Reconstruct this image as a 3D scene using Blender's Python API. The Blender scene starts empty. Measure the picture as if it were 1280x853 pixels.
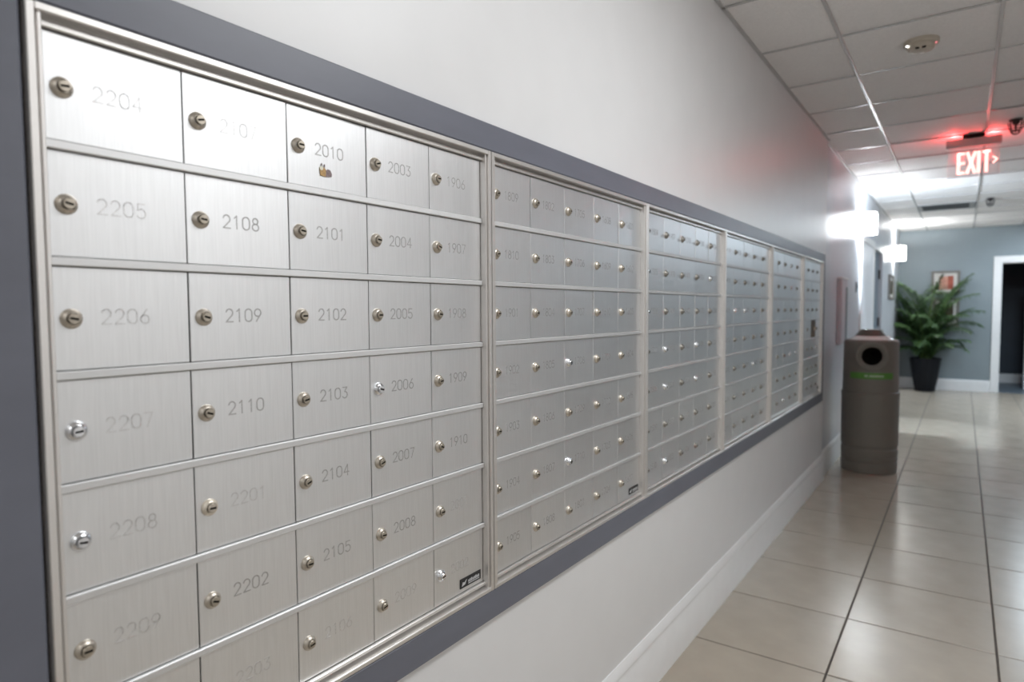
import bpy, math, random
from mathutils import Vector, Matrix
random.seed(7)
SC = bpy.context.scene
COL = SC.collection

# ------------------------------------------------------------------ camera
CAM = Vector((0.8551, 0.0, 1.3313))
F_PX, YAW, PITCH, ROLL = 805.76, 0.6098, 0.0540, -0.0056
cd = bpy.data.cameras.new('camera'); co = bpy.data.objects.new('camera', cd); COL.objects.link(co)
fw = Vector((-math.sin(YAW)*math.cos(PITCH), math.cos(YAW)*math.cos(PITCH), -math.sin(PITCH)))
rt = Vector((math.cos(YAW), math.sin(YAW), 0.0)); up = rt.cross(fw)
r2 = rt*math.cos(ROLL) + up*math.sin(ROLL); u2 = -rt*math.sin(ROLL) + up*math.cos(ROLL)
M = Matrix((r2, u2, -fw)).transposed().to_4x4(); M.translation = CAM
co.matrix_world = M
cd.sensor_width = 36.0; cd.lens = F_PX/1280*36; cd.shift_y = 5.3/1280
cd.clip_start = 0.02; cd.clip_end = 60
cd.dof.use_dof = True; cd.dof.focus_distance = 1.35; cd.dof.aperture_fstop = 3.2
SC.camera = co

# ------------------------------------------------------------------ world, exposure
w = bpy.data.worlds.new('world'); SC.world = w; w.use_nodes = True
w.node_tree.nodes['Background'].inputs[0].default_value = (0.8, 0.88, 1.0, 1)
w.node_tree.nodes['Background'].inputs[1].default_value = 0.05
vs = SC.view_settings
vs.view_transform = 'Standard'; vs.look = 'None'; vs.gamma = 1.0; vs.use_curve_mapping = False
vs.exposure = 0.0

def area(name, loc, sx, sy, power, color, rot=(0, 0, 0)):
    l = bpy.data.lights.new(name, 'AREA'); l.shape = 'RECTANGLE'; l.size = sx; l.size_y = sy
    l.energy = power; l.color = color
    o = bpy.data.objects.new(name, l); o.location = loc; o.rotation_euler = rot; COL.objects.link(o); return o
def point(name, loc, power, color, radius=0.02):
    l = bpy.data.lights.new(name, 'POINT'); l.energy = power; l.color = color; l.shadow_soft_size = radius
    o = bpy.data.objects.new(name, l); o.location = loc; COL.objects.link(o); return o

# fluorescent troffers of the corridor ceiling, the last two unseen and added as fill (their housings are built below)
G = 0.6096; M1 = 0.3505; K0 = 3.414; ZC = 2.60
TROFFERS = [  # column start x, row start y, width, length, power, colour
    (M1+1*G, K0-4*G, G, 2*G, 31, (0.955, 0.98, 1.0)),
    (M1+2*G, K0+9*G, G, 2*G, 36, (0.74, 0.88, 1.0)),
    (M1+2*G, K0+12*G, G, 2*G, 32, (0.78, 0.90, 1.0)),
    (M1+5*G, K0+9*G, G, 2*G, 46, (0.76, 0.89, 1.0)),  # added fill over the lobby side, lifts the far ceiling
    (M1+1*G, K0-9*G, G, 2*G, 10, (0.955, 0.98, 1.0)),  # added fill behind the camera, lifts the near trim board
]
for (x, y, sx, sy, p, c) in TROFFERS:
    area('troffer_light', (x+sx/2, y+sy/2, ZC-0.004), sx-0.06, sy-0.06, p, c)

# ------------------------------------------------------------------ material helpers
MATS = {}
def mat(name, col, rough=0.5, metal=0.0, var=0.04, scale=30.0, stretch=(1, 1, 1), bump=0.0, spec=0.5,
        emit=None, estr=0.0, rvar=0.0, rnd=0.0, coat=0.0):
    m = bpy.data.materials.new(name); m.use_nodes = True
    nt = m.node_tree; N = nt.nodes; L = nt.links
    b = N['Principled BSDF']
    b.inputs['Roughness'].default_value = rough; b.inputs['Metallic'].default_value = metal
    b.inputs['Specular IOR Level'].default_value = spec
    b.inputs['Coat Weight'].default_value = coat
    tc = N.new('ShaderNodeTexCoord'); mp = N.new('ShaderNodeMapping'); mp.inputs['Scale'].default_value = stretch
    L.new(tc.outputs['Object'], mp.inputs['Vector'])
    nz = N.new('ShaderNodeTexNoise'); nz.inputs['Scale'].default_value = scale; nz.inputs['Detail'].default_value = 4
    L.new(mp.outputs[0], nz.inputs['Vector'])
    cr = N.new('ShaderNodeValToRGB')
    cr.color_ramp.elements[0].position = 0.3; cr.color_ramp.elements[1].position = 0.7
    lo = [max(0, c*(1-var)) for c in col]; hi = [min(1, c*(1+var)) for c in col]
    cr.color_ramp.elements[0].color = (*lo, 1); cr.color_ramp.elements[1].color = (*hi, 1)
    L.new(nz.outputs['Fac'], cr.inputs[0])
    out = cr.outputs[0]
    if rnd:
        oi = N.new('ShaderNodeObjectInfo'); mr = N.new('ShaderNodeMapRange')
        mr.inputs['To Min'].default_value = 1-rnd; mr.inputs['To Max'].default_value = 1+rnd
        L.new(oi.outputs['Random'], mr.inputs['Value'])
        mx = N.new('ShaderNodeVectorMath'); mx.operation = 'SCALE'
        L.new(out, mx.inputs[0]); L.new(mr.outputs[0], mx.inputs['Scale']); out = mx.outputs[0]
    L.new(out, b.inputs['Base Color'])
    if rvar:
        mr2 = N.new('ShaderNodeMapRange'); mr2.inputs['To Min'].default_value = rough-rvar; mr2.inputs['To Max'].default_value = rough+rvar
        L.new(nz.outputs['Fac'], mr2.inputs['Value']); L.new(mr2.outputs[0], b.inputs['Roughness'])
    if bump:
        bp = N.new('ShaderNodeBump'); bp.inputs['Strength'].default_value = bump; bp.inputs['Distance'].default_value = 0.002
        L.new(nz.outputs['Fac'], bp.inputs['Height']); L.new(bp.outputs[0], b.inputs['Normal'])
    if emit:
        b.inputs['Emission Color'].default_value = (*emit, 1); b.inputs['Emission Strength'].default_value = estr
    MATS[name] = m; return m

mat('wall_white', (0.765, 0.76, 0.76), 0.36, var=0.015, scale=6, bump=0.03, spec=0.5)
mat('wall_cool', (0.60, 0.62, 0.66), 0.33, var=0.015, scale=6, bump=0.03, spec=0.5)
mat('wall_grey', (0.25, 0.297, 0.32), 0.45, var=0.02, scale=5, bump=0.03)
mat('wall_right', (0.90, 0.89, 0.88), 0.5, var=0.02, scale=5)
mat('wall_slate', (0.09, 0.105, 0.12), 0.5, var=0.02, scale=5)
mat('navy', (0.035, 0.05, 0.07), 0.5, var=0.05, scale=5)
mat('trim_white', (0.88, 0.88, 0.88), 0.3, var=0.02, scale=12, bump=0.04)
mat('band_grey', (0.145, 0.152, 0.185), 0.38, var=0.05, scale=22, stretch=(1, 0.25, 1), bump=0.06)
mat('floor_tile', (0.435, 0.38, 0.31), 0.24, var=0.05, scale=7, rvar=0.05, rnd=0.035, bump=0.015, spec=0.5)
mat('grout', (0.10, 0.085, 0.075), 0.8, var=0.15, scale=40)
mat('ceil_tile', (0.88, 0.855, 0.84), 0.75, var=0.05, scale=120, bump=0.25, rnd=0.02, spec=0.25)
mat('ceil_grid', (0.52, 0.51, 0.505), 0.27, var=0.02, scale=20)  # tone darkened to stand for the shadow lines along the tees
mat('ceil_void', (0.05, 0.05, 0.05), 0.9, var=0.1)
mat('door_alu', (0.83, 0.835, 0.84), 0.365, metal=0.9, var=0.035, scale=60, stretch=(1, 6, 0.25), rvar=0.05, rnd=0.03)
mat('frame_alu', (0.80, 0.775, 0.75), 0.34, metal=0.8, var=0.03, scale=40, stretch=(1, 0.2, 0.2), rvar=0.04)
mat('rail_alu', (0.74, 0.74, 0.74), 0.52, metal=0.8, var=0.03, scale=40, stretch=(1, 0.2, 4), rvar=0.04)
mat('dark_gap', (0.07, 0.065, 0.065), 0.7, var=0.1)
mat('engraved', (0.50, 0.49, 0.485), 0.55, metal=0.75, var=0.12, scale=260)
mat('engraved_faint', (0.73, 0.725, 0.72), 0.5, metal=0.8, var=0.12, scale=260)
mat('lock_brass', (0.60, 0.545, 0.47), 0.36, metal=0.85, var=0.12, scale=200)
mat('lock_brass_plug', (0.46, 0.41, 0.34), 0.38, metal=0.85, var=0.12, scale=200)
mat('lock_shaded', (0.34, 0.32, 0.29), 0.36, metal=0.85, var=0.12, scale=200)  # brass locks of the far units, their shade put into the colour
mat('lock_chrome', (0.86, 0.87, 0.89), 0.16, metal=1.0, var=0.03, scale=200)
mat('lock_cream', (0.78, 0.71, 0.60), 0.4, metal=0.6, var=0.06, scale=200)
mat('black', (0.010, 0.009, 0.008), 0.7, var=0.1, spec=0.1)
mat('plate_black', (0.02, 0.02, 0.022), 0.35, var=0.1)
mat('plate_mark', (0.55, 0.55, 0.56), 0.4, var=0.1, scale=300)
mat('brown_board', (0.13, 0.085, 0.05), 0.7, var=0.3, scale=40)
mat('tan_label', (0.62, 0.45, 0.30), 0.7, var=0.1)
mat('sticker_tan', (0.50, 0.31, 0.12), 0.5, var=0.2, scale=200)
mat('sticker_cream', (0.85, 0.82, 0.68), 0.5, var=0.05)
mat('sticker_mauve', (0.24, 0.18, 0.18), 0.5, var=0.25, scale=300)
mat('can_body', (0.20, 0.18, 0.155), 0.55, var=0.10, scale=220, bump=0.12)
mat('can_top', (0.105, 0.11, 0.09), 0.45, var=0.08, scale=200)
mat('can_rim_glint', (0.85, 0.89, 0.87), 0.22, var=0.05)  # pale tone paints the reflected light on the bin's brown shoulder
mat('can_green', (0.10, 0.27, 0.05), 0.45, var=0.05)
mat('print_white', (0.45, 0.55, 0.40), 0.5, var=0.1)
mat('pot_black', (0.008, 0.009, 0.012), 0.5, var=0.1, spec=0.25)
mat('soil', (0.03, 0.02, 0.012), 0.9, var=0.3)
mat('leaf', (0.052, 0.108, 0.036), 0.42, var=0.35, scale=9, rnd=0.28)
mat('stalk', (0.10, 0.17, 0.04), 0.5, var=0.2)
mat('picture_frame', (0.20, 0.185, 0.17), 0.4, var=0.1)
mat('picture_mat', (0.62, 0.60, 0.57), 0.6, var=0.03)
mat('art_red', (0.33, 0.075, 0.045), 0.5, var=0.35, scale=14)
mat('art_pink', (0.55, 0.27, 0.20), 0.5, var=0.3, scale=14)
mat('art_dark', (0.06, 0.045, 0.025), 0.5, var=0.5, scale=14)
mat('vent_dark', (0.08, 0.085, 0.085), 0.5, var=0.08)
mat('vent_frame', (0.32, 0.32, 0.32), 0.4, var=0.03)
mat('detector', (0.52, 0.46, 0.38), 0.45, var=0.05)
mat('metal_grey', (0.42, 0.40, 0.40), 0.4, metal=0.6, var=0.05)
mat('steel_dark', (0.05, 0.04, 0.04), 0.35, metal=0.7, var=0.1)
mat('cabinet_pale', (0.56, 0.52, 0.55), 0.4, var=0.04)
mat('plate_teal', (0.16, 0.21, 0.23), 0.4, var=0.05)
mat('door_slate', (0.15, 0.19, 0.23), 0.4, var=0.03)
mat('door_white', (0.88, 0.90, 0.94), 0.35, var=0.02)
mat('lens', (0.9, 0.9, 0.9), 0.4, var=0.01, emit=(0.93, 0.97, 1.0), estr=32.0)
mat('lens_warm', (0.9, 0.9, 0.9), 0.4, var=0.01, emit=(1.0, 0.99, 0.94), estr=16.0)
mat('diffuser', (0.9, 0.9, 0.9), 0.4, var=0.01)
mat('exit_letter', (0.9, 0.5, 0.45), 0.4, var=0.01, emit=(1.0, 0.47, 0.42), estr=2.2)
mat('led_white', (1, 1, 1), 0.4, var=0.0, emit=(1, 1, 1), estr=6.0)
mat('led_red', (1, .1, .1), 0.4, var=0.0, emit=(1, .35, .38), estr=0.8)
mat('shelf_items_a', (0.35, 0.20, 0.13), 0.6, var=0.1)
mat('shelf_items_b', (0.15, 0.2, 0.13), 0.6, var=0.1)
# clear acrylic of the exit sign
am = bpy.data.materials.new('acrylic'); am.use_nodes = True; MATS['acrylic'] = am
nt = am.node_tree; nt.nodes.remove(nt.nodes['Principled BSDF'])
tr = nt.nodes.new('ShaderNodeBsdfTransparent'); gl = nt.nodes.new('ShaderNodeBsdfGlossy'); gl.inputs['Roughness'].default_value = 0.1
tl = nt.nodes.new('ShaderNodeBsdfTranslucent'); tl.inputs[0].default_value = (0.9, 0.6, 0.6, 1)
fr = nt.nodes.new('ShaderNodeFresnel'); fr.inputs[0].default_value = 1.45
mx1 = nt.nodes.new('ShaderNodeMixShader'); mx1.inputs[0].default_value = 0.12
mx2 = nt.nodes.new('ShaderNodeMixShader')
nt.links.new(tr.outputs[0], mx1.inputs[1]); nt.links.new(tl.outputs[0], mx1.inputs[2])
nt.links.new(fr.outputs[0], mx2.inputs[0]); nt.links.new(mx1.outputs[0], mx2.inputs[1]); nt.links.new(gl.outputs[0], mx2.inputs[2])
nt.links.new(mx2.outputs[0], nt.nodes['Material Output'].inputs[0])

# ------------------------------------------------------------------ mesh helpers
class MB:
    def __init__(s): s.v = []; s.f = []; s.m = []
    def add(s, vs, fs, mi=0):
        o = len(s.v); s.v += [tuple(v) for v in vs]
        for f in fs: s.f.append(tuple(i+o for i in f)); s.m.append(mi)
        return s
    def box(s, lo, hi, mi=0):
        (a, b, c), (d, e, f) = lo, hi
        vs = [(a,b,c),(d,b,c),(d,e,c),(a,e,c),(a,b,f),(d,b,f),(d,e,f),(a,e,f)]
        return s.add(vs, [(0,3,2,1),(4,5,6,7),(0,1,5,4),(1,2,6,5),(2,3,7,6),(3,0,4,7)], mi)
    def cbox(s, lo, hi, ch, mi=0):
        """box with chamfered edges"""
        c = [(lo[i]+hi[i])/2 for i in range(3)]; h = [(hi[i]-lo[i])/2 for i in range(3)]
        idx = {}; vs = []
        for ax in range(3):
            for sx in (-1, 1):
                for sy in (-1, 1):
                    for sz in (-1, 1):
                        sg = (sx, sy, sz); p = []
                        for k in range(3): p.append(c[k] + sg[k]*(h[k] if k == ax else h[k]-ch))
                        idx[(ax,)+sg] = len(vs); vs.append(p)
        fs = []
        for ax in range(3):
            b1, b2 = [k for k in range(3) if k != ax]
            for sg in (-1, 1):
                q = []
                for (p1, p2) in ((-1,-1),(1,-1),(1,1),(-1,1)):
                    k = [0,0,0]; k[ax] = sg; k[b1] = p1; k[b2] = p2; q.append(idx[(ax,)+tuple(k)])
                fs.append(q)
        for ax in range(3):
            b1, b2 = [k for k in range(3) if k != ax]
            for s1 in (-1, 1):
                for s2 in (-1, 1):
                    k = [0,0,0]; k[b1] = s1; k[b2] = s2
                    ka = list(k); ka[ax] = -1; kb = list(k); kb[ax] = 1
                    fs.append([idx[(b1,)+tuple(ka)], idx[(b1,)+tuple(kb)], idx[(b2,)+tuple(kb)], idx[(b2,)+tuple(ka)]])
        for sx in (-1, 1):
            for sy in (-1, 1):
                for sz in (-1, 1): fs.append([idx[(a, sx, sy, sz)] for a in range(3)])
        # fix winding
        C = Vector(c); out = []
        for f in fs:
            P = [Vector(vs[i]) for i in f]; n = (P[1]-P[0]).cross(P[2]-P[0]); m = sum(P, Vector())/len(P)
            out.append(f if n.dot(m-C) > 0 else f[::-1])
        return s.add(vs, out, mi)
    def lathe(s, prof, n=32, origin=(0,0,0), axis='z', mi=0, cap=True, skip=None):
        vs = []
        for (r, h) in prof:
            for k in range(n):
                a = 2*math.pi*k/n; x, y = r*math.cos(a), r*math.sin(a)
                p = {'z': (x, y, h), 'x': (h, x, y), 'y': (y, h, x)}[axis]
                vs.append((p[0]+origin[0], p[1]+origin[1], p[2]+origin[2]))
        fs = []
        for i in range(len(prof)-1):
            for k in range(n):
                q = (i*n+k, i*n+(k+1) % n, (i+1)*n+(k+1) % n, (i+1)*n+k)
                if skip:
                    c = sum((Vector(vs[j]) for j in q), Vector())/4
                    if skip(c): continue
                fs.append(q)
        if cap:
            fs.append(tuple(range(n))[::-1]); fs.append(tuple((len(prof)-1)*n+k for k in range(n)))
        return s.add(vs, fs, mi)
    def tube(s, pts, rad, n=6, mi=0):
        vs = []; fs = []
        P = [Vector(p) for p in pts]
        for i, p in enumerate(P):
            t = (P[min(i+1, len(P)-1)]-P[max(i-1, 0)]).normalized()
            a = t.orthogonal().normalized() if i == 0 else (prev - t*prev.dot(t)).normalized()
            prev = a; b = t.cross(a); r = rad[i] if isinstance(rad, (list, tuple)) else rad
            for k in range(n):
                th = 2*math.pi*k/n; vs.append(p + a*math.cos(th)*r + b*math.sin(th)*r)
        for i in range(len(P)-1):
            for k in range(n): fs.append((i*n+k, i*n+(k+1) % n, (i+1)*n+(k+1) % n, (i+1)*n+k))
        fs.append(tuple(range(n))[::-1]); fs.append(tuple((len(P)-1)*n+k for k in range(n)))
        return s.add(vs, fs, mi)
    def prism(s, poly, axis, a, b, mi=0):
        """poly: list of 2d points in the two other axes (cyclic order), extruded from a to b"""
        n = len(poly)
        def P(q, h):
            return {'y': (q[0], h, q[1]), 'x': (h, q[0], q[1]), 'z': (q[0], q[1], h)}[axis]
        vs = [P(q, a) for q in poly] + [P(q, b) for q in poly]
        fs = [tuple(range(n)), tuple(range(n, 2*n))[::-1]] + [(i, i+n, (i+1) % n+n, (i+1) % n) for i in range(n)]
        return s.add(vs, fs, mi)
    def mesh(s, name, mats, smooth=None):
        me = bpy.data.meshes.new(name); me.from_pydata(s.v, [], s.f)
        for m in (mats if isinstance(mats, (list, tuple)) else [mats]): me.materials.append(MATS[m])
        me.polygons.foreach_set('material_index', s.m)
        me.validate(); me.update()
        import bmesh
        bm = bmesh.new(); bm.from_mesh(me); bmesh.ops.recalc_face_normals(bm, faces=bm.faces); bm.to_mesh(me); bm.free()
        if smooth is not None:
            me.polygons.foreach_set('use_smooth', [True]*len(me.polygons)); me.set_sharp_from_angle(angle=math.radians(smooth))
        return me

def link(name, me, parent=None, loc=(0,0,0), rot=(0,0,0)):
    o = bpy.data.objects.new(name, me); COL.objects.link(o); o.location = loc; o.rotation_euler = rot
    if parent: o.parent = parent
    return o
def build(mb, name, mats, parent=None, loc=(0,0,0), rot=(0,0,0), smooth=None):
    return link(name, mb.mesh(name, mats, smooth), parent, loc, rot)
def thing(name, label, cat, loc=(0,0,0), rot=(0,0,0), group=None):
    o = bpy.data.objects.new(name, None); o.empty_display_size = 0.05; COL.objects.link(o)
    o.location = loc; o.rotation_euler = rot; return tag(o, label, cat, group)
def tag(o, label, cat, group=None):
    o['label'] = label; o['category'] = cat
    if group: o['group'] = group
    return o
def struct(o, label, cat='wall'):
    o['kind'] = 'structure'; o['label'] = label; o['category'] = cat; return o

# ------------------------------------------------------------------ setting: floor
XW = -0.016          # face of the mailbox wall
XF = -0.036          # face of the wall beyond the corner
XR = 2.40; YB = -2.6; YF = 12.62; YC = 5.45
T = 0.5162; L1 = 0.4812; C0 = 2.5214
floor = struct(build(MB().box((-0.2, YB, -0.12), (XR+0.1, YF+0.15, -0.0025)), 'floor', 'grout'),
               'beige ceramic tile floor of the corridor', 'floor')
xs = [XF-0.004, L1] + [L1+T*k for k in range(1, 5)]; xs[-1] = XR
tile_mesh = {}
ny0 = int((C0-YB)/T); y = C0 - ny0*T
while y < YF-0.01:
    y1 = min(y+T, YF)
    for i in range(len(xs)-1):
        key = (i, round(y1-y, 3)); g = 0.0036
        if key not in tile_mesh:
            tile_mesh[key] = MB().cbox((g, g, -0.010), (xs[i+1]-xs[i]-g, y1-y-g, 0.0), 0.0015).mesh('tile', 'floor_tile')
        link('tile', tile_mesh[key], floor, (xs[i], y, 0))
    y += T

# ------------------------------------------------------------------ setting: ceiling
ceiling = struct(build(MB().box((-0.2, YB, ZC+0.03), (XR+0.1, YF+0.15, ZC+0.12)), 'ceiling', 'ceil_void'),
                 'dropped ceiling of square mineral tiles in a metal grid', 'ceiling')
cx = [XF, M1] + [M1+G*k for k in range(1, 4)] + [XR]
cells_skip = set()
for (x, yy, sx, sy, p, c) in TROFFERS:
    cells_skip |= {(round(x, 2), round(yy+k*G, 2)) for k in range(2)}
VENT = (round(M1, 2), round(K0+10*G, 2))
cells_skip.add(VENT)
ct_mesh = {}
n0 = int((K0-YB)/G); yy = K0 - n0*G
rows = []
while yy < YF-0.01:
    rows.append(yy); y1 = min(yy+G, YF)
    for i in range(len(cx)-1):
        if (round(cx[i], 2), round(yy, 2)) in cells_skip: continue
        key = (i, round(y1-yy, 3))
        if key not in ct_mesh:
            ct_mesh[key] = MB().cbox((0.006, 0.006, 0.004), (cx[i+1]-cx[i]-0.006, y1-yy-0.006, 0.02), 0.002).mesh('ceiling_tile', 'ceil_tile')
        dz = random.uniform(-0.0015, 0.0015)
        link('ceiling_tile', ct_mesh[key], ceiling, (cx[i], yy, ZC+dz), (random.uniform(-.002, .002), random.uniform(-.002, .002), 0))
    yy += G
def tee(a, b, horizontal):
    mb = MB()
    if horizontal: mb.cbox((a[0], a[1]-0.008, ZC-0.001), (b[0], a[1]+0.008, ZC+0.004), 0.0012)
    else: mb.cbox((a[0]-0.008, a[1], ZC-0.002), (a[0]+0.008, b[1], ZC+0.004), 0.0012)
    return mb
for x in cx[1:-1]: build(tee((x, YB), (x, YF), False), 'grid_runner', 'ceil_grid', ceiling)
for yy in rows:
    for i in range(len(cx)-1):
        build(tee((cx[i]+0.008, yy), (cx[i+1]-0.008, yy), True), 'grid_cross_tee', 'ceil_grid', ceiling)
build(MB().box((XF, YB, ZC-0.001), (XW+0.018, YC, ZC+0.006)).box((XF, YC, ZC-0.001), (XF+0.018, YF, ZC+0.006)), 'wall_angle', 'ceil_grid', ceiling)

# troffer housings
for n, (x, yy, sx, sy, p, c) in enumerate(TROFFERS):
    t = thing('ceiling_light', ['recessed fluorescent ceiling light above the nearest mailboxes', 'recessed fluorescent ceiling light before the far wall',
              'recessed fluorescent ceiling light over the far wall', 'unseen recessed fill light added over the side of the lobby', 'unseen recessed fill light added behind the camera'][n], 'ceiling light', (x, yy, ZC), group='recessed corridor ceiling lights')
    e = 0.012
    build(MB().box((e, e, 0), (sx-e, 0.03, 0.03)).box((e, sy-0.03, 0), (sx-e, sy-e, 0.03)).box((e, 0.03, 0), (0.03, sy-0.03, 0.03)).box((sx-0.03, 0.03, 0), (sx-e, sy-0.03, 0.03)), 'light_frame', 'ceil_grid', t)
    build(MB().box((0.03, 0.03, 0.004), (sx-0.03, sy-0.03, 0.012)), 'diffuser', 'diffuser', t)

# ------------------------------------------------------------------ setting: walls
UY0, UW = 0.2917, 0.8585; UEND = 5.2865; ZT, ZB_ = 1.6797, 0.6978
oy0, oy1, oz0, oz1 = UY0-0.002, UEND+0.002, ZB_-0.002, ZT+0.002
wl = MB().box((-0.25, YB, 0), (XW, oy0, ZC+0.03)).box((-0.25, oy1, 0), (XW, YC, ZC+0.03))
wl.box((-0.25, oy0, 0), (XW, oy1, oz0)).box((-0.25, oy0, oz1), (XW, oy1, ZC+0.03)).box((-0.25, oy0, oz0), (-0.12, oy1, oz1))
struct(build(wl, 'wall_left', 'wall_white'), 'white semi gloss wall holding the mailboxes')
# far stretch of the left wall with a recessed slate door
D2A, D2B, D2H = 8.95, 9.92, 2.06
wf = MB().box((-0.25, YC, 0), (XF, D2A, ZC+0.03)).box((-0.25, D2B, 0), (XF, YF, ZC+0.03)).box((-0.25, D2A, D2H), (XF, D2B, ZC+0.03)).box((-0.25, D2A, 0), (-0.16, D2B, D2H))
struct(build(wf, 'wall_left_far', 'wall_cool'), 'cool white glossy wall beyond the mailbox corner')
DX, DXR, DH = 1.335, 2.2, 2.03
wfar = MB().box((-0.25, YF, 0), (DX, YF+0.13, ZC+0.03)).box((DX, YF, DH), (DXR, YF+0.13, ZC+0.03)).box((DXR, YF, 0), (4.7, YF+0.13, ZC+0.03))
struct(build(wfar, 'wall_far', 'wall_grey'), 'blue grey end wall of the corridor')
struct(build(MB().box((2.06, YB, 0), (XR+0.1, 4.5, ZC+0.03)), 'wall_right', 'wall_right'), 'plain white wall opposite the nearest mailboxes')
struct(build(MB().box((XR, 4.5, 0), (XR+0.1, 6.8, ZC+0.03)).box((XR, 6.7, 0), (4.7, 6.8, ZC+0.03)), 'wall_right_far', 'wall_slate'), 'blue grey wall opposite the far mailboxes')
struct(build(MB().box((4.6, 6.8, 0), (4.7, YF, ZC+0.03)), 'wall_lobby', 'wall_slate'), 'blue grey side wall of the lobby')
struct(build(MB().box((XR+0.1, 6.8, -0.1), (4.6, YF, 0.0)), 'floor_lobby', 'floor_tile'), 'beige floor of the lobby', 'floor')
struct(build(MB().box((XR+0.1, 6.8, ZC), (4.6, YF, ZC+0.1)), 'ceiling_lobby', 'ceil_tile'), 'ceiling of the lobby', 'ceiling')
struct(build(MB().box((-0.25, YB-0.1, 0), (XR+0.1, YB, ZC+0.03)), 'wall_back', 'wall_right'), 'plain pale wall behind the camera')
# room behind the far doorway
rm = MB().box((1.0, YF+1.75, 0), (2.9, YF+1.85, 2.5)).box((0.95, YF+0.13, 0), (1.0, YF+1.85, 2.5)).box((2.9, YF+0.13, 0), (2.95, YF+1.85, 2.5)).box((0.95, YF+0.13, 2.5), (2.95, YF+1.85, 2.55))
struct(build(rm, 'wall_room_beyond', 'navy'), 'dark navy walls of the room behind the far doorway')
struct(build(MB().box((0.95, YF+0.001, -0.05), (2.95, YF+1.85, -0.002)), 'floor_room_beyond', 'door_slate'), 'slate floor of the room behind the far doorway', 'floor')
struct(build(MB().box((1.0, YF+1.73, 0), (2.9, YF+1.75, 0.16)), 'baseboard_room_beyond', 'trim_white'), 'skirting inside the room behind the far doorway', 'baseboard')

# baseboards (moulded profile)
def bprof(x): return [(x, 0), (x+0.015, 0), (x+0.015, 0.135), (x+0.0105, 0.148), (x+0.0105, 0.162), (x+0.0125, 0.167), (x+0.0125, 0.174), (x+0.006, 0.192), (x+0.003, 0.2), (x, 0.2)]
struct(build(MB().prism(bprof(XW), 'y', YB, YC+0.012), 'baseboard_left', 'trim_white', smooth=20), 'white moulded baseboard under the mailboxes', 'baseboard')
bl = MB()
for a, b in ((YC, 7.62), (8.82, D2A), (D2B, YF)): bl.prism(bprof(XF), 'y', a, b)
struct(build(bl, 'baseboard_left_far', 'trim_white', smooth=20), 'white baseboard along the wall beyond the corner', 'baseboard')
bf = MB().prism([(YF, 0), (YF-0.015, 0), (YF-0.015, 0.14), (YF-0.01, 0.17), (YF, 0.18)], 'x', XF, DX-0.1)
struct(build(bf, 'baseboard_far', 'trim_white'), 'white baseboard along the blue grey end wall', 'baseboard')

# painted boards around the mailboxes
bt, bb = 1.7399, 0.6303; by0, by1 = UY0-0.067, 5.358
def board(n, poly, lab):
    # poly in (y,z), chamfered front edge
    c = (sum(p[0] for p in poly)/4, sum(p[1] for p in poly)/4)
    ins = [(p[0]+(0.0025 if p[0] < c[0] else -0.0025), p[1]+(0.0025 if p[1] < c[1] else -0.0025)) for p in poly]
    x0, xm, x1 = XW-0.001, -0.0045, -0.002
    vs = [(x0, *p) for p in poly] + [(xm, *p) for p in poly] + [(x1, *p) for p in ins]
    fs = [(0,1,2,3), (8,9,10,11)]
    for a in (0, 4):
        for i in range(4): fs.append((a+i, a+(i+1) % 4, a+4+(i+1) % 4, a+4+i))
    o = build(MB().add(vs, fs), 'trim_%d' % n, 'band_grey'); return struct(o, lab, 'trim')
iy0, iy1, iz0, iz1 = UY0-0.005, UEND+0.003, ZB_-0.001, ZT+0.001
board(1, [(by0, bt), (by1, bt), (iy1, iz1), (iy0, iz1)], 'slate grey painted board along the top of the mailboxes')
board(2, [(by0, bb), (by1, bb), (iy1, iz0), (iy0, iz0)], 'slate grey painted board along the bottom of the mailboxes')
board(3, [(by0, bb), (iy0, iz0), (iy0, iz1), (by0, bt)], 'slate grey painted board at the near end of the mailboxes')
board(4, [(by1, bb), (iy1, iz0), (iy1, iz1), (by1, bt)], 'slate grey painted board at the far end of the mailboxes')

# ------------------------------------------------------------------ mailboxes
FL, CH, IB, DI = 0.0090, 0.0028, 0.0047, 0.0185     # flange, channel, inner bar, start of the door field
CW = (UW-2*DI)/5; RZ0 = ZT-0.0165; RP = (ZT-ZB_-0.033)/7
XD = -0.0190       # door face
def arc(cx_, cy_, rx, ry, a0, a1, n=8):
    return [(cx_+rx*math.cos(math.radians(a0+(a1-a0)*i/n)), cy_+ry*math.sin(math.radians(a0+(a1-a0)*i/n))) for i in range(n+1)]
GLY = {
 '0': [arc(.3, .7, .3, .3, 0, 180) + arc(.3, .3, .3, .3, 180, 360) + [(.6, .7)]],
 '1': [[(.12, .82), (.32, 1.0), (.32, 0)]],
 '2': [arc(.3, .7, .28, .3, 165, -35) + [(.02, 0), (.6, 0)]],
 '3': [[(.05, 1), (.55, 1), (.28, .6)] + arc(.29, .3, .3, .3, 90, -150)],
 '4': [[(.45, 0), (.45, 1), (.02, .3), (.62, .3)]],
 '5': [[(.55, 1), (.1, 1), (.06, .56)] + arc(.29, .32, .3, .32, 120, -150)],
 '6': [[(.45, 1), (.06, .45)] + arc(.3, .3, .29, .3, 150, 510, 14)],
 '7': [[(.03, 1), (.58, 1), (.2, 0)]],
 '8': [arc(.3, .76, .23, .24, 0, 360, 12), arc(.3, .27, .29, .27, 0, 360, 12)],
 '9': [[(.16, 0), (.54, .55)] + arc(.3, .7, .29, .3, -30, 330, 14)],
}
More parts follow.
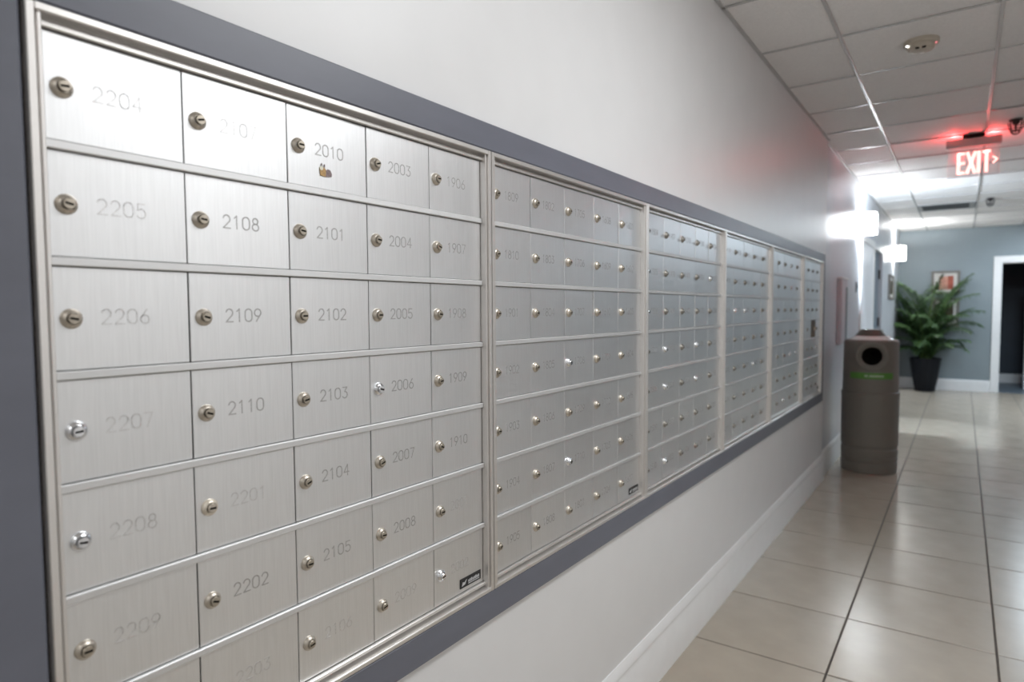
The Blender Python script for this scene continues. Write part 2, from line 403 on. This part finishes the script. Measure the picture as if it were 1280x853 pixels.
def text_mesh(s, h, sw, x, adv=0.80, mats='engraved'):
    """flat stroke lettering in the y,z plane, centred on 0"""
    mb = MB(); W = (len(s)-1)*adv*h + 0.6*h
    for i, ch in enumerate(s):
        for pl in GLY[ch]:
            P = [Vector((-W/2+i*adv*h+p[0]*h, -h/2+p[1]*h)) for p in pl]
            for a, b in zip(P, P[1:]):
                d = (b-a)
                if d.length < 1e-6: continue
                d.normalize(); n = Vector((-d.y, d.x))*sw/2; a2 = a-d*sw*0.4; b2 = b+d*sw*0.4
                q = [a2+n, b2+n, b2-n, a2-n]
                vs = [(x-0.0002, *p) for p in q] + [(x+0.00025, *p) for p in q]
                mb.add(vs, [(4,7,6,5), (0,1,5,4), (1,2,6,5), (2,3,7,6), (3,0,4,7)])
    return mb.mesh('number', mats)
def lock_mesh(body, plug):
    mb = MB()
    mb.lathe([(0.0122, 0), (0.0122, 0.0018), (0.0112, 0.0034), (0.0095, 0.0052), (0.0078, 0.0062), (0.0072, 0.0050), (0.0066, 0.0050)], 20, axis='x', cap=False)
    mb.lathe([(0.0066, 0.0060), (0.0064, 0.0094), (0.0058, 0.0101), (0.0001, 0.0102)], 16, axis='x', mi=1, cap=False)
    mb.cbox((0.0092, -0.0046, -0.0014), (0.0106, 0.0046, 0.0014), 0.0003, mi=2)
    return mb.mesh('lock', [body, plug, 'black'], smooth=35)
LOCK = {'b': lock_mesh('lock_brass', 'lock_brass_plug'), 'c': lock_mesh('lock_chrome', 'lock_chrome'), 'd': lock_mesh('lock_shaded', 'lock_shaded'), 'k': lock_mesh('lock_cream', 'lock_brass')}
DW, DHH = CW-0.0016, RP-0.0104-0.0020
def door_mesh(m): return MB().cbox((-0.0030, -DW/2, -DHH/2), (0.0, DW/2, DHH/2), 0.0007).mesh('door', m)
DOOR = door_mesh('door_alu'); DOORB = door_mesh('brown_board')
seq = []
for fl in range(22, 0, -1):
    for n in range(10, 0, -1): seq.append('%d%02d' % (fl, n))
# numbering runs up each column; columns run down through the storeys
start = seq.index('2210'); si = start
NUMS = {}
CH_SET = {(0, 3, 0), (0, 4, 0), (0, 3, 3), (0, 6, 4), (1, 5, 2), (1, 3, 2), (2, 1, 4), (2, 3, 3), (2, 6, 1), (3, 2, 1)}
FAINT = {(0, 0, 0), (0, 0, 1), (0, 4, 0), (0, 5, 0), (0, 6, 2), (0, 6, 3), (0, 5, 4), (0, 6, 4), (0, 6, 0), (0, 6, 1), (0, 3, 0), (0, 4, 1), (0, 2, 0), (0, 1, 0)}
labels = ['aluminium mailbox unit nearest the camera, with a small sticker on door 2010',
          'second aluminium mailbox unit from the camera, starting with door 1809',
          'third aluminium mailbox unit from the camera, with four lock columns showing',
          'third aluminium mailbox unit counted back from the far end of the row',
          'second last aluminium mailbox unit before the far end of the row',
          'narrow last aluminium mailbox unit with one brown door']
for u in range(6):
    nc = 5 if u < 5 else 4
    wu = UW if u < 5 else UEND-(UY0+5*UW)
    y0 = UY0+u*UW; H = ZT-ZB_
    t = thing('mailbox_unit', labels[u], 'mailboxes', (0, y0, ZB_), group='aluminium mailbox units')
    e = 0.0015
    ya, yb = (0 if u == 0 else e), wu-(0 if u == 5 else e)
    # frame members: flange, channel, inner bar
    def post(side):
        mb = MB(); s = 1 if side == 0 else -1; base = ya if side == 0 else yb
        def seg(a, b, xf, ch):
            p, q = base+s*a, base+s*b; mb.cbox((-0.030, min(p, q), 0), (xf, max(p, q), H), ch)
        seg(0, FL, 0.0, 0.0012); seg(FL, FL+CH, -0.0075, 0.0003); seg(FL+CH, FL+CH+IB, -0.004, 0.001); 
        return mb
    build(post(0), 'frame_post', 'frame_alu', t); build(post(1), 'frame_post', 'frame_alu', t)
    def hrail(top):
        mb = MB(); s = -1 if top else 1; base = H if top else 0
        def seg(a, b, xf, ch):
            p, q = base+s*a, base+s*b; mb.cbox((-0.030, ya+FL*0.98, min(p, q)), (xf, yb-FL*0.98, max(p, q)), ch)
        seg(0, 0.0092, -0.0004, 0.0012); seg(0.0092, 0.0142, -0.023, 0.0003); seg(0.0142, 0.0212, -0.0125, 0.0012)
        return mb
    build(hrail(True), 'frame_rail', 'frame_alu', t); build(hrail(False), 'frame_rail', 'frame_alu', t)
    build(MB().box((-0.05, ya+0.004, 0.004), (-0.030, yb-0.004, H-0.004)), 'back_panel', 'dark_gap', t)
    for k in range(6):
        zc = H-0.0165-(k+1)*RP
        build(MB().cbox((-0.030, DI-0.0008, zc-0.0052), (-0.0135, wu-DI+0.0008, zc+0.0052), 0.0012), 'shelf_rail', 'rail_alu', t)
    for c in range(nc):
        for r in reversed(range(7)): NUMS[(u, r, c)] = seq[si]; si += 1
    for r in range(7):
        for c in range(nc):
            brown = (u == 5 and r == 3 and c == 2)
            yc = DI+(c+0.5)*CW; zc = H-0.0165-(r+0.5)*RP
            if r in (0, 6): pass
            rot = (0, random.uniform(-.005, .005), random.uniform(-.006, .006))
            if u > 0: rot = (0, random.uniform(-.008, .008), random.uniform(-.014, .014))
            d = link('door', DOORB if brown else DOOR, t, (XD, yc, zc), rot)
            if brown:
                d['label'] = 'brown door panel with a tan patch'
                build(MB().cbox((0, 0.03, -0.012), (0.0012, 0.078, 0.012), 0.0004), 'paper_patch', 'tan_label', d); continue
            kind = 'c' if (u, r, c) in CH_SET else ('k' if (u, r, c) == (0, 4, 1) else 'b')
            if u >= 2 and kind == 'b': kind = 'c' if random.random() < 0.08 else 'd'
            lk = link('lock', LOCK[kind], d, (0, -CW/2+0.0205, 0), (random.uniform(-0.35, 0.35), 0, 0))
            if kind == 'c': lk['label'] = 'bright chrome cylinder lock'
            if u < 4:
                link('number', text_mesh(NUMS[(u, r, c)], 0.0185, 0.0017, 0.0, 0.83 if u == 0 else 0.8, 'engraved_faint' if (u, r, c) in FAINT else 'engraved'), d, (0, 0.0005, 0.002))
    # maker's plate on the last door of the first two units
    if u < 2:
        pl = build(MB().cbox((XD-0.001, -0.036, -0.0105), (XD+0.0014, 0.036, 0.0105), 0.0005), 'maker_plate', 'plate_black', t, (0, wu-DI-0.046, 0.0165+0.026))
        pl['label'] = 'small black maker plate'
        mk = MB()
        mk.prism([(-0.031, -0.006), (-0.020, -0.004), (-0.014, 0.006), (-0.022, 0.001), (-0.028, 0.003)], 'x', XD+0.0012, XD+0.0018)
        for k in range(8): mk.box((XD+0.0012, -0.009+k*0.005, -0.003), (XD+0.0018, -0.0055+k*0.005, 0.002+0.001*(k % 3)))
        mk.box((XD+0.0012, -0.009, -0.0065), (XD+0.0018, 0.030, -0.0048))
        build(mk, 'plate_print', 'plate_mark', pl)
    if u == 5:
        build(MB().cbox((XD-0.001, -0.02, -0.0105), (XD+0.0014, 0.02, 0.0105), 0.0005), 'maker_plate', 'plate_black', t, (0, wu-DI-0.035, 0.0165+0.03))

# small animal shaped sticker under the number 2010
st = thing('sticker', 'tiny tan and mauve sticker below the number on mailbox 2010', 'sticker', (XD+0.0012, 0.711, 1.564)); st.scale = (1, 0.88, 0.88)
build(MB().prism([(-0.011, -0.010), (0.002, -0.011), (0.003, 0.001), (-0.002, 0.006), (-0.009, 0.006), (-0.012, 0.0)], 'x', 0, 0.0004), 'body', 'sticker_tan', st)
build(MB().prism([(0.001, -0.011), (0.015, -0.009), (0.016, -0.004), (0.012, 0.003), (0.006, 0.004), (0.002, 0.001)], 'x', 0, 0.0005), 'shell', 'sticker_mauve', st)
build(MB().lathe([(0.004, 0.0003), (0.004, 0.0007)], 12, (0, -0.0085, 0.004), 'x'), 'spot', 'sticker_cream', st)
build(MB().box((0, -0.0085, 0.006), (0.0005, -0.0065, 0.013)).box((0, -0.002, 0.006), (0.0005, 0.0, 0.012)), 'feelers', 'sticker_mauve', st)

# ------------------------------------------------------------------ doors on the far left wall, casing of the far doorway
def casing(n, lab, boxes, m='trim_white'):
    mb = MB()
    for lo, hi in boxes: mb.cbox(lo, hi, 0.004)
    return struct(build(mb, 'trim_%d' % n, m), lab, 'trim')
dl = build(MB().cbox((XF-0.001, 7.70, 0.008), (XF+0.010, 8.74, 2.04), 0.002), 'door_1', 'door_white')
struct(dl, 'white flush door under the first wall lamp', 'door')
build(MB().tube([(XF+0.010, 7.78, 0.98), (XF+0.05, 7.78, 0.98), (XF+0.05, 7.90, 0.98)], 0.009, 8), 'door_handle', 'metal_grey', dl, smooth=40)
casing(5, 'white casing around the white flush door', [((XF, 7.62, 0), (XF+0.018, 7.70, 2.04)), ((XF, 8.74, 0), (XF+0.018, 8.82, 2.04)), ((XF, 7.62, 2.04), (XF+0.018, 8.82, 2.12))])
d2 = build(MB().cbox((-0.12, D2A+0.004, 0.008), (-0.08, D2B-0.004, D2H-0.004), 0.002), 'door_2', 'door_slate')
struct(d2, 'slate blue door set back in the left wall', 'door')
for z in (0.35, 1.15, 1.78): build(MB().cbox((-0.081, D2B-0.06, z-0.06), (-0.06, D2B-0.008, z+0.06), 0.002), 'hinge', 'steel_dark', d2)
casing(6, 'white casing of the far doorway in the blue grey wall',
       [((DX-0.10, YF-0.022, 0), (DX, YF, DH+0.10)), ((DX, YF-0.022, DH), (DXR, YF, DH+0.10)), ((DXR, YF-0.022, 0), (DXR+0.1, YF, DH+0.10)), ((DX-0.002, YF, 0), (DX+0.012, YF+0.13, DH)), ((DX, YF, DH-0.012), (DXR, YF+0.13, DH+0.001))])

# ------------------------------------------------------------------ wall lamps beyond the corner (up and down slots)
def sconce(y, z, lab, lens, power, col):
    t = thing('wall_lamp', lab, 'wall lamp', (XF, y, z), group='boxy white wall lamps')
    w, h, d, th = 0.085, 0.105, 0.16, 0.004
    build(MB().cbox((0, -w*0.8, -h*0.8), (0.010, w*0.8, h*0.8), 0.002), 'back_plate', 'trim_white', t)
    # opal shell: chamfered box open above and below
    out = [(0.010, -w), (d-0.035, -w), (d, -w+0.035), (d, w-0.035), (d-0.035, w), (0.010, w)]
    inn = [(0.010, -w+th), (d-0.037, -w+th), (d-th, -w+0.037), (d-th, w-0.037), (d-0.037, w-th), (0.010, w-th)]
    mb = MB(); n = len(out)
    vs = [(*p, -h) for p in out]+[(*p, h) for p in out]+[(*p, -h) for p in inn]+[(*p, h) for p in inn]
    fs = []
    for i in range(n-1):
        fs += [(i, i+1, n+i+1, n+i), (2*n+i, 3*n+i, 3*n+i+1, 2*n+i+1), (i, 2*n+i, 2*n+i+1, i+1), (n+i, n+i+1, 3*n+i+1, 3*n+i)]
    fs += [(0, n, 3*n, 2*n), (n-1, 3*n-1, 4*n-1, 2*n-1)]
    build(mb.add(vs, fs), 'shade', lens, t)
    # caps with slots
    s0, s1 = -0.022, w-th
    build(MB().box((0.010, -w+th, -h+0.002), (d-0.03, s0, -h+0.006)), 'bottom_cap', 'trim_white', t)
    build(MB().box((0.010, -w+th, h-0.006), (d-0.03, -0.055, h-0.002)), 'top_cap', 'trim_white', t)
    p = point('lamp_bulb', (XF+0.058, y-0.074+0.04*(power < 100), z+0.090), power, col, 0.012); return t
sconce(7.45, 2.185, 'glowing boxy white wall lamp above the white door', 'lens', 260, (0.74, 0.88, 1.0))
sconce(11.45, 2.165, 'glowing boxy white wall lamp in the far corner by the palm', 'lens_warm', 36, (0.95, 0.98, 1.0))

# wall fittings beyond the corner
t = thing('wall_cabinet', 'narrow pale wall cabinet between the mailboxes and the white door', 'cabinet', (XF, 6.18, 1.02))
build(MB().cbox((0, 0, 0), (0.030, 0.36, 0.57), 0.004), 'body', 'cabinet_pale', t)
build(MB().cbox((0.030, 0.02, 0.02), (0.034, 0.25, 0.55), 0.001), 'cover', 'cabinet_pale', t)
build(MB().cbox((0.028, 0.265, 0.0), (0.036, 0.34, 0.50), 0.001), 'edge_strip', 'plate_teal', t)
build(MB().cbox((0.0, -0.005, 0.57), (0.042, 0.365, 0.582), 0.003), 'top_ledge', 'trim_white', t)
t = thing('wall_plate', 'small slate control plate on the wall beside the white door', 'wall plate', (XF, 7.36, 1.55))
build(MB().cbox((0, -0.035, -0.055), (0.008, 0.035, 0.055), 0.002), 'plate', 'plate_teal', t)
build(MB().cbox((0.008, -0.012, -0.02), (0.012, 0.012, 0.02), 0.001), 'button', 'steel_dark', t)

# ------------------------------------------------------------------ pictures
def picture(name, lab, origin, axis, w, h, art):
    t = thing(name, lab, 'picture', origin, (0, 0, 0 if axis == 'y' else math.pi/2), 'framed pictures')
    # local: width along x, facing -y
    f = 0.035
    fm = MB().cbox((-w/2, -0.025, 0), (w/2, 0, f), .003).cbox((-w/2, -0.025, h-f), (w/2, 0, h), .003).cbox((-w/2, -0.025, f), (-w/2+f, 0, h-f), .003).cbox((w/2-f, -0.025, f), (w/2, 0, h-f), .003)
    build(fm, 'frame', 'picture_frame', t)
    build(MB().box((-w/2+f, -0.012, f), (w/2-f, -0.002, h-f)), 'mount', 'picture_mat', t)
    for (a, b, c, d, m) in art:
        build(MB().box((-w/2+f+a*(w-2*f), -0.0135, f+c*(h-2*f)), (-w/2+f+b*(w-2*f), -0.0115, f+d*(h-2*f))), 'print', m, t)
    return t
picture('framed_picture', 'upper framed picture with red print on the blue grey wall', (0.615, YF, 1.56), 'y', 0.385, 0.37,
        [(.22, .60, .12, .82, 'art_pink'), (.60, .84, .12, .85, 'art_red'), (.08, .25, .10, .3, 'art_dark')])
picture('framed_picture', 'lower framed picture with dark print half hidden by the palm', (0.63, YF, 1.03), 'y', 0.36, 0.46,
        [(.25, .85, .12, .85, 'art_dark')])
picture('framed_picture', 'framed picture on the left wall beside the palm', (XF, 11.1, 1.46), 'x', 0.72, 0.36, [(.15, .85, .15, .85, 'art_dark')])

# ------------------------------------------------------------------ litter bin
bin_ = thing('litter_bin', 'tall round brown litter bin with a green strip', 'bin', (0.247, 6.02, 0), (0, 0, math.radians(8)))
ha = Vector((0, -1, 0)); hz = 0.95
def in_hole(c): return c.y < 0 and math.hypot(c.x, c.z-hz) < 0.098
build(MB().lathe([(0.196, 0), (0.204, 0.008), (0.206, 0.05), (0.206, 0.085), (0.202, 0.088), (0.202, 0.094), (0.206, 0.097), (0.207, 0.125), (0.203, 0.128), (0.203, 0.135), (0.207, 0.138),
      (0.208, 0.19), (0.203, 0.195), (0.203, 0.215), (0.209, 0.222), (0.210, 0.60), (0.212, 0.64), (0.212, 0.652), (0.206, 0.656)], 56), 'lower_body', 'can_body', bin_, smooth=30)
up_ = [(0.203, 0.652), (0.203, 0.69)] + [(0.203-0.004*k/22, 0.69+0.365*k/22) for k in range(1, 23)] + [(0.197, 1.066), (0.192, 1.074), (0.184, 1.077), (0.150, 1.078)]
build(MB().lathe(up_, 96, cap=False, skip=in_hole), 'upper_body', 'can_body', bin_, smooth=30)
build(MB().lathe([(0.160, 1.076), (0.157, 1.083), (0.120, 1.108), (0.105, 1.111)], 48, cap=False), 'lid_rim', 'can_rim_glint', bin_, smooth=40)
build(MB().lathe([(0.124, 1.103), (0.082, 1.155), (0.074, 1.160), (0.0001, 1.162)], 48, cap=False), 'lid', 'can_top', bin_, smooth=30)
build(MB().lathe([(0.120, 0.155), (0.120, 0.199), (0.114, 0.206), (0.098, 0.207), (0.090, 0.200), (0.076, 0.197), (0.072, 0.190), (0.072, 0.12)], 40, (0, 0, 0), 'x', cap=False), 'opening_ring', 'can_body', bin_, (0, 0, hz), (0, 0, -math.pi/2), smooth=30)
build(MB().lathe([(0.0735, 0.0), (0.0735, 0.17), (0.0001, 0.0)], 32, (0, 0, 0), 'x', cap=False).lathe([(0.125, 0.02), (0.125, 0.15), (0.074, 0.152)], 32, (0, 0, 0), 'x', cap=False), 'opening_liner', 'black', bin_, (0, 0, hz), (0, 0, -math.pi/2))
gs = MB(); n = 24
for k in range(n):
    a0 = math.radians(-90-47+94*k/n); a1 = math.radians(-90-47+94*(k+1)/n)
    vs = []
    for r in (0.2005, 0.2045):
        for z in (0.768, 0.818):
            for a in (a0, a1): vs.append((r*math.cos(a), r*math.sin(a), z))
    gs.add(vs, [(4,5,7,6), (0,1,5,4), (2,6,7,3)] + ([(0,4,6,2)] if k == 0 else []) + ([(1,3,7,5)] if k == n-1 else []))
gstrip = build(gs, 'label_strip', 'can_green', bin_)
pr = MB(); a = -104
for wd in (3, 2.5, 0, 3, 3, 2.5, 3, 3, 2.5, 3, 2.5):
    if wd == 0: a += 2.2; continue
    p0, p1 = math.radians(a), math.radians(a+wd); a += wd+0.9
    r = 0.2052; vs = [(r*math.cos(q), r*math.sin(q), z) for z in (0.784, 0.801) for q in (p0, p1)]
    pr.add(vs, [(0, 1, 3, 2)])
build(pr, 'strip_print', 'print_white', gstrip)

# ------------------------------------------------------------------ potted palm
pp = thing('potted_palm', 'bushy green palm in a tall black pot by the end wall', 'plant', (0.385, 12.28, 0))
build(MB().lathe([(0.134, 0), (0.140, 0.004), (0.178, 0.22), (0.214, 0.50), (0.220, 0.505), (0.220, 0.535), (0.206, 0.535), (0.200, 0.48), (0.0001, 0.478)], 14, cap=False), 'pot', 'pot_black', pp)
build(MB().lathe([(0.199, 0.478), (0.199, 0.486), (0.0001, 0.492)], 14, cap=False), 'soil', 'soil', pp)
rp = random.Random(3)
def frond(az, lean, ln, droop, base):
    mb = MB(); n = 16; d = Vector((math.cos(az), math.sin(az), 0)); P = []
    p = Vector(base); ang = lean
    for i in range(n+1):
        P.append(p.copy()); step = ln/n
        p = p + (d*math.sin(ang) + Vector((0, 0, 1))*math.cos(ang))*step
        ang += droop/n*(0.3+1.4*i/n)
    lim = lambda q: Vector((max(q.x, -0.415), min(q.y, 0.30), q.z))
    P = [lim(q) for q in P]
    mb.tube(P, [0.008*(1-0.8*i/n)+0.001 for i in range(n+1)], 5, 1)
    for i in range(5, int(n*2.6)):
        f = i/(n*2.6); j = min(int(f*n), n-1); fr_ = f*n-j
        q = P[j].lerp(P[j+1], fr_); tan = (P[j+1]-P[j]).normalized()
        side = tan.cross(Vector((0, 0, 1)))
        side = side.normalized() if side.length > 0.05 else d.cross(Vector((0, 0, 1)))
        L_ = ln*0.23*math.sin(math.pi*min(1, 0.18+f*0.80))**0.7*rp.uniform(.85, 1.1)
        for s in (-1, 1):
            dirv = (side*s*0.75 + tan*0.75 + Vector((0, 0, rp.uniform(-.05, .2)))).normalized()
            mid = q + dirv*L_*0.5; tip = q + dirv*L_*0.95 - Vector((0, 0, 1))*L_*rp.uniform(.25, .6)
            wv = dirv.cross(Vector((0, 0, 1))).normalized()*0.0108*rp.uniform(.8, 1.2); upv = Vector((0, 0, 0.003))
            vs = [q, mid+wv, mid-upv, mid-wv, tip]
            vs = [lim(v) for v in vs]
            mb.add(vs, [(0, 1, 2), (0, 2, 3), (1, 4, 2), (2, 4, 3)])
    return mb
fr_list = []
for k in range(44):
    az = k*2.399+0.4
    tier = k % 3
    if tier == 0: fr_list.append((az, rp.uniform(0.02, 0.12), rp.uniform(1.40, 1.66), rp.uniform(0.9, 1.7)))
    elif tier == 1: fr_list.append((az, rp.uniform(0.10, 0.28), rp.uniform(0.95, 1.25), rp.uniform(1.5, 2.3)))
    else: fr_list.append((az, rp.uniform(0.30, 0.60), rp.uniform(0.62, 0.85), rp.uniform(1.7, 2.5)))
fr_list += [(math.pi*1.02, 0.30, 1.42, 0.55), (math.pi*0.96, 0.2, 1.45, 0.5), (0.1, 0.30, 1.15, 1.1), (-0.2, 0.6, 0.80, 1.5)]
for (az, le, ln, dr) in fr_list:
    if math.cos(az) < -0.3 and le > 0.45: ln *= 0.8
    b = (rp.uniform(-.06, .06), rp.uniform(-.06, .06), 0.47)
    build(frond(az, le, ln, dr, b), 'frond', ['leaf', 'stalk'], pp)

# ------------------------------------------------------------------ ceiling fittings
t = thing('smoke_detector', 'cream round smoke detector on the ceiling', 'smoke detector', (0.66, 3.70, ZC+0.003), (math.pi, 0, 0))
build(MB().lathe([(0.074, 0), (0.074, 0.016), (0.070, 0.021), (0.060, 0.022)], 40, cap=False), 'base', 'detector', t, smooth=30)
build(MB().lathe([(0.058, 0.018), (0.056, 0.036), (0.048, 0.044), (0.030, 0.047), (0.0001, 0.048)], 40, cap=False), 'cover', 'detector', t, smooth=30)
for s in (-1, 1): build(MB().cbox((-0.009+s*0.013, 0.034, 0.038), (0.009+s*0.013, 0.050, 0.046), 0.002), 'sensor_slot', 'black', t)
build(MB().lathe([(0.006, 0.0), (0.005, 0.004), (0.0001, 0.006)], 12, (-0.055, 0.030, 0.021), cap=False), 'indicator', 'led_white', t)
build(MB().lathe([(0.006, 0.0), (0.005, 0.004), (0.0001, 0.006)], 12, (0.060, 0.010, 0.021), cap=False), 'indicator', 'led_red', t)

def sprinkler(x, y, lab):
    t = thing('sprinkler_head', lab, 'sprinkler', (x, y, ZC+0.003), (math.pi, 0, 0), 'caged sprinkler heads')
    build(MB().lathe([(0.040, 0), (0.040, 0.006), (0.022, 0.012), (0.016, 0.03), (0.012, 0.034)], 20), 'escutcheon', 'steel_dark', t)
    build(MB().lathe([(0.006, 0.03), (0.006, 0.07), (0.024, 0.073), (0.024, 0.077), (0.0001, 0.078)], 16, cap=False), 'deflector', 'steel_dark', t)
    for k in range(4):
        a = math.pi/4*k
        pts = [(0.043*math.cos(th)*math.cos(a), 0.043*math.cos(th)*math.sin(a), 0.012+0.088*math.sin(th)) for th in [math.pi*i/12 for i in range(13)]]
        build(MB().tube(pts, 0.0028, 5), 'guard_wire', 'steel_dark', t)
    for z, r in ((0.03, 0.0425), (0.06, 0.036)):
        build(MB().tube([(r*math.cos(2*math.pi*i/24), r*math.sin(2*math.pi*i/24), z) for i in range(25)], 0.0025, 5), 'guard_ring', 'steel_dark', t)
sprinkler(1.117, 5.60, 'dark caged sprinkler head to the right of the exit sign')
sprinkler(1.084, 9.38, 'dark caged sprinkler head below the exit sign, near the far wall')

vx, vy = M1, K0+10*G
t = thing('ceiling_vent', 'dark louvred air vent in the ceiling near the far wall', 'vent', (vx, vy, ZC), (0, 0, 0))
e = 0.014; f = 0.05
build(MB().box((e, e, -0.006), (G-e, f, 0.02)).box((e, G-f, -0.006), (G-e, G-e, 0.02)).box((e, f, -0.006), (f, G-f, 0.02)).box((G-f-0.02, f, -0.006), (G-e, G-f, 0.02)), 'vent_frame', 'vent_frame', t)
build(MB().box((f, f, 0.018), (G-f, G-f, 0.022)), 'vent_back', 'black', t)
for k in range(12):
    yk = f+0.01+k*(G-2*f-0.02)/11.5
    build(MB().prism([(yk, 0.0), (yk+0.003, -0.003), (yk+0.03, 0.014), (yk+0.027, 0.017)], 'x', f, G-f-0.02), 'louvre', 'vent_dark', t)

# exit sign
ex = thing('exit_sign', 'red lit exit sign hanging from the ceiling', 'exit sign', (0.888, 5.87, 0))
build(MB().cbox((-0.066, -0.035, 2.572), (0.066, 0.035, ZC-0.002), 0.003), 'canopy', 'black', ex)
build(MB().cbox((-0.166, -0.028, 2.515), (0.166, 0.028, 2.572), 0.004), 'housing', 'metal_grey', ex)
build(MB().cbox((-0.155, -0.005, 2.295), (0.155, 0.000, 2.516), 0.001), 'panel', 'acrylic', ex)
def letters():
    mb = MB(); y0, y1 = -0.0075, -0.005; h0, h1 = 2.318, 2.475; s = 0.021
    x = -0.098
    w = 0.05
    def bar(p, q, sw=s):
        a, b = Vector(p), Vector(q); d = (b-a).normalized(); n = Vector((-d.y, d.x))*sw/2
        mb.prism([tuple(a+n), tuple(b+n), tuple(b-n), tuple(a-n)], 'y', y0, y1)
    bar((x+s/2, h0), (x+s/2, h1)); [bar((x+s/2, z), (x+w, z), s*.9) for z in (h0+s*.45, (h0+h1)/2, h1-s*.45)]
    x += 0.062; bar((x, h0), (x+w, h1)); bar((x, h1), (x+w, h0))
    x += 0.062; bar((x+0.008, h0), (x+0.008, h1))
    x += 0.028; bar((x+w/2, h0), (x+w/2, h1)); bar((x, h1-s*.45), (x+w, h1-s*.45), s*.9)
    x += 0.062; zc = (h0+h1)/2+0.006; bar((x, zc+0.024), (x+0.026, zc), 0.011); bar((x+0.026, zc), (x, zc-0.024), 0.011)
    return mb
build(letters(), 'exit_letters', 'exit_letter', ex)
for dx in (-0.0875, 0.033, 0.081):
    point('exit_led', (0.888+dx, 5.876, 2.44), 1.3, (1.0, 0.05, 0.05), 0.004)
for dx in (-0.12, 0.12):
    point('exit_led', (0.888+dx, 5.872, 2.5765), 2.6, (1.0, 0.05, 0.05), 0.003)

# ------------------------------------------------------------------ shelf in the room behind the doorway
t = thing('shelf_unit', 'white shelf unit at the right edge inside the far doorway', 'shelf', (1.70, YF+0.75, 0))
sh = MB().box((0, 0, 0), (0.03, 0.3, 1.7)).box((0.77, 0, 0), (0.8, 0.3, 1.7)); build(sh, 'side_panel', 'trim_white', t)
for z in (0.05, 0.45, 0.85, 1.15, 1.45, 1.68): build(MB().box((0.03, 0, z), (0.77, 0.3, z+0.025)), 'shelf_board', 'trim_white', t)
build(MB().box((0.03, 0.29, 0.05), (0.77, 0.3, 1.68)), 'back_board', 'navy', t)
tag(build(MB().cbox((0.0, 0.0, 0), (0.16, 0.2, 0.16), 0.01), 'storage_box', 'shelf_items_a', None, (1.74, YF+0.77, 0.876)), 'brown box on the white shelf inside the far doorway', 'box')
tag(build(MB().cbox((0.0, 0.0, 0), (0.16, 0.2, 0.2), 0.01), 'storage_box', 'shelf_items_b', None, (1.74, YF+0.77, 1.176)), 'dark green box on the white shelf inside the far doorway', 'box')
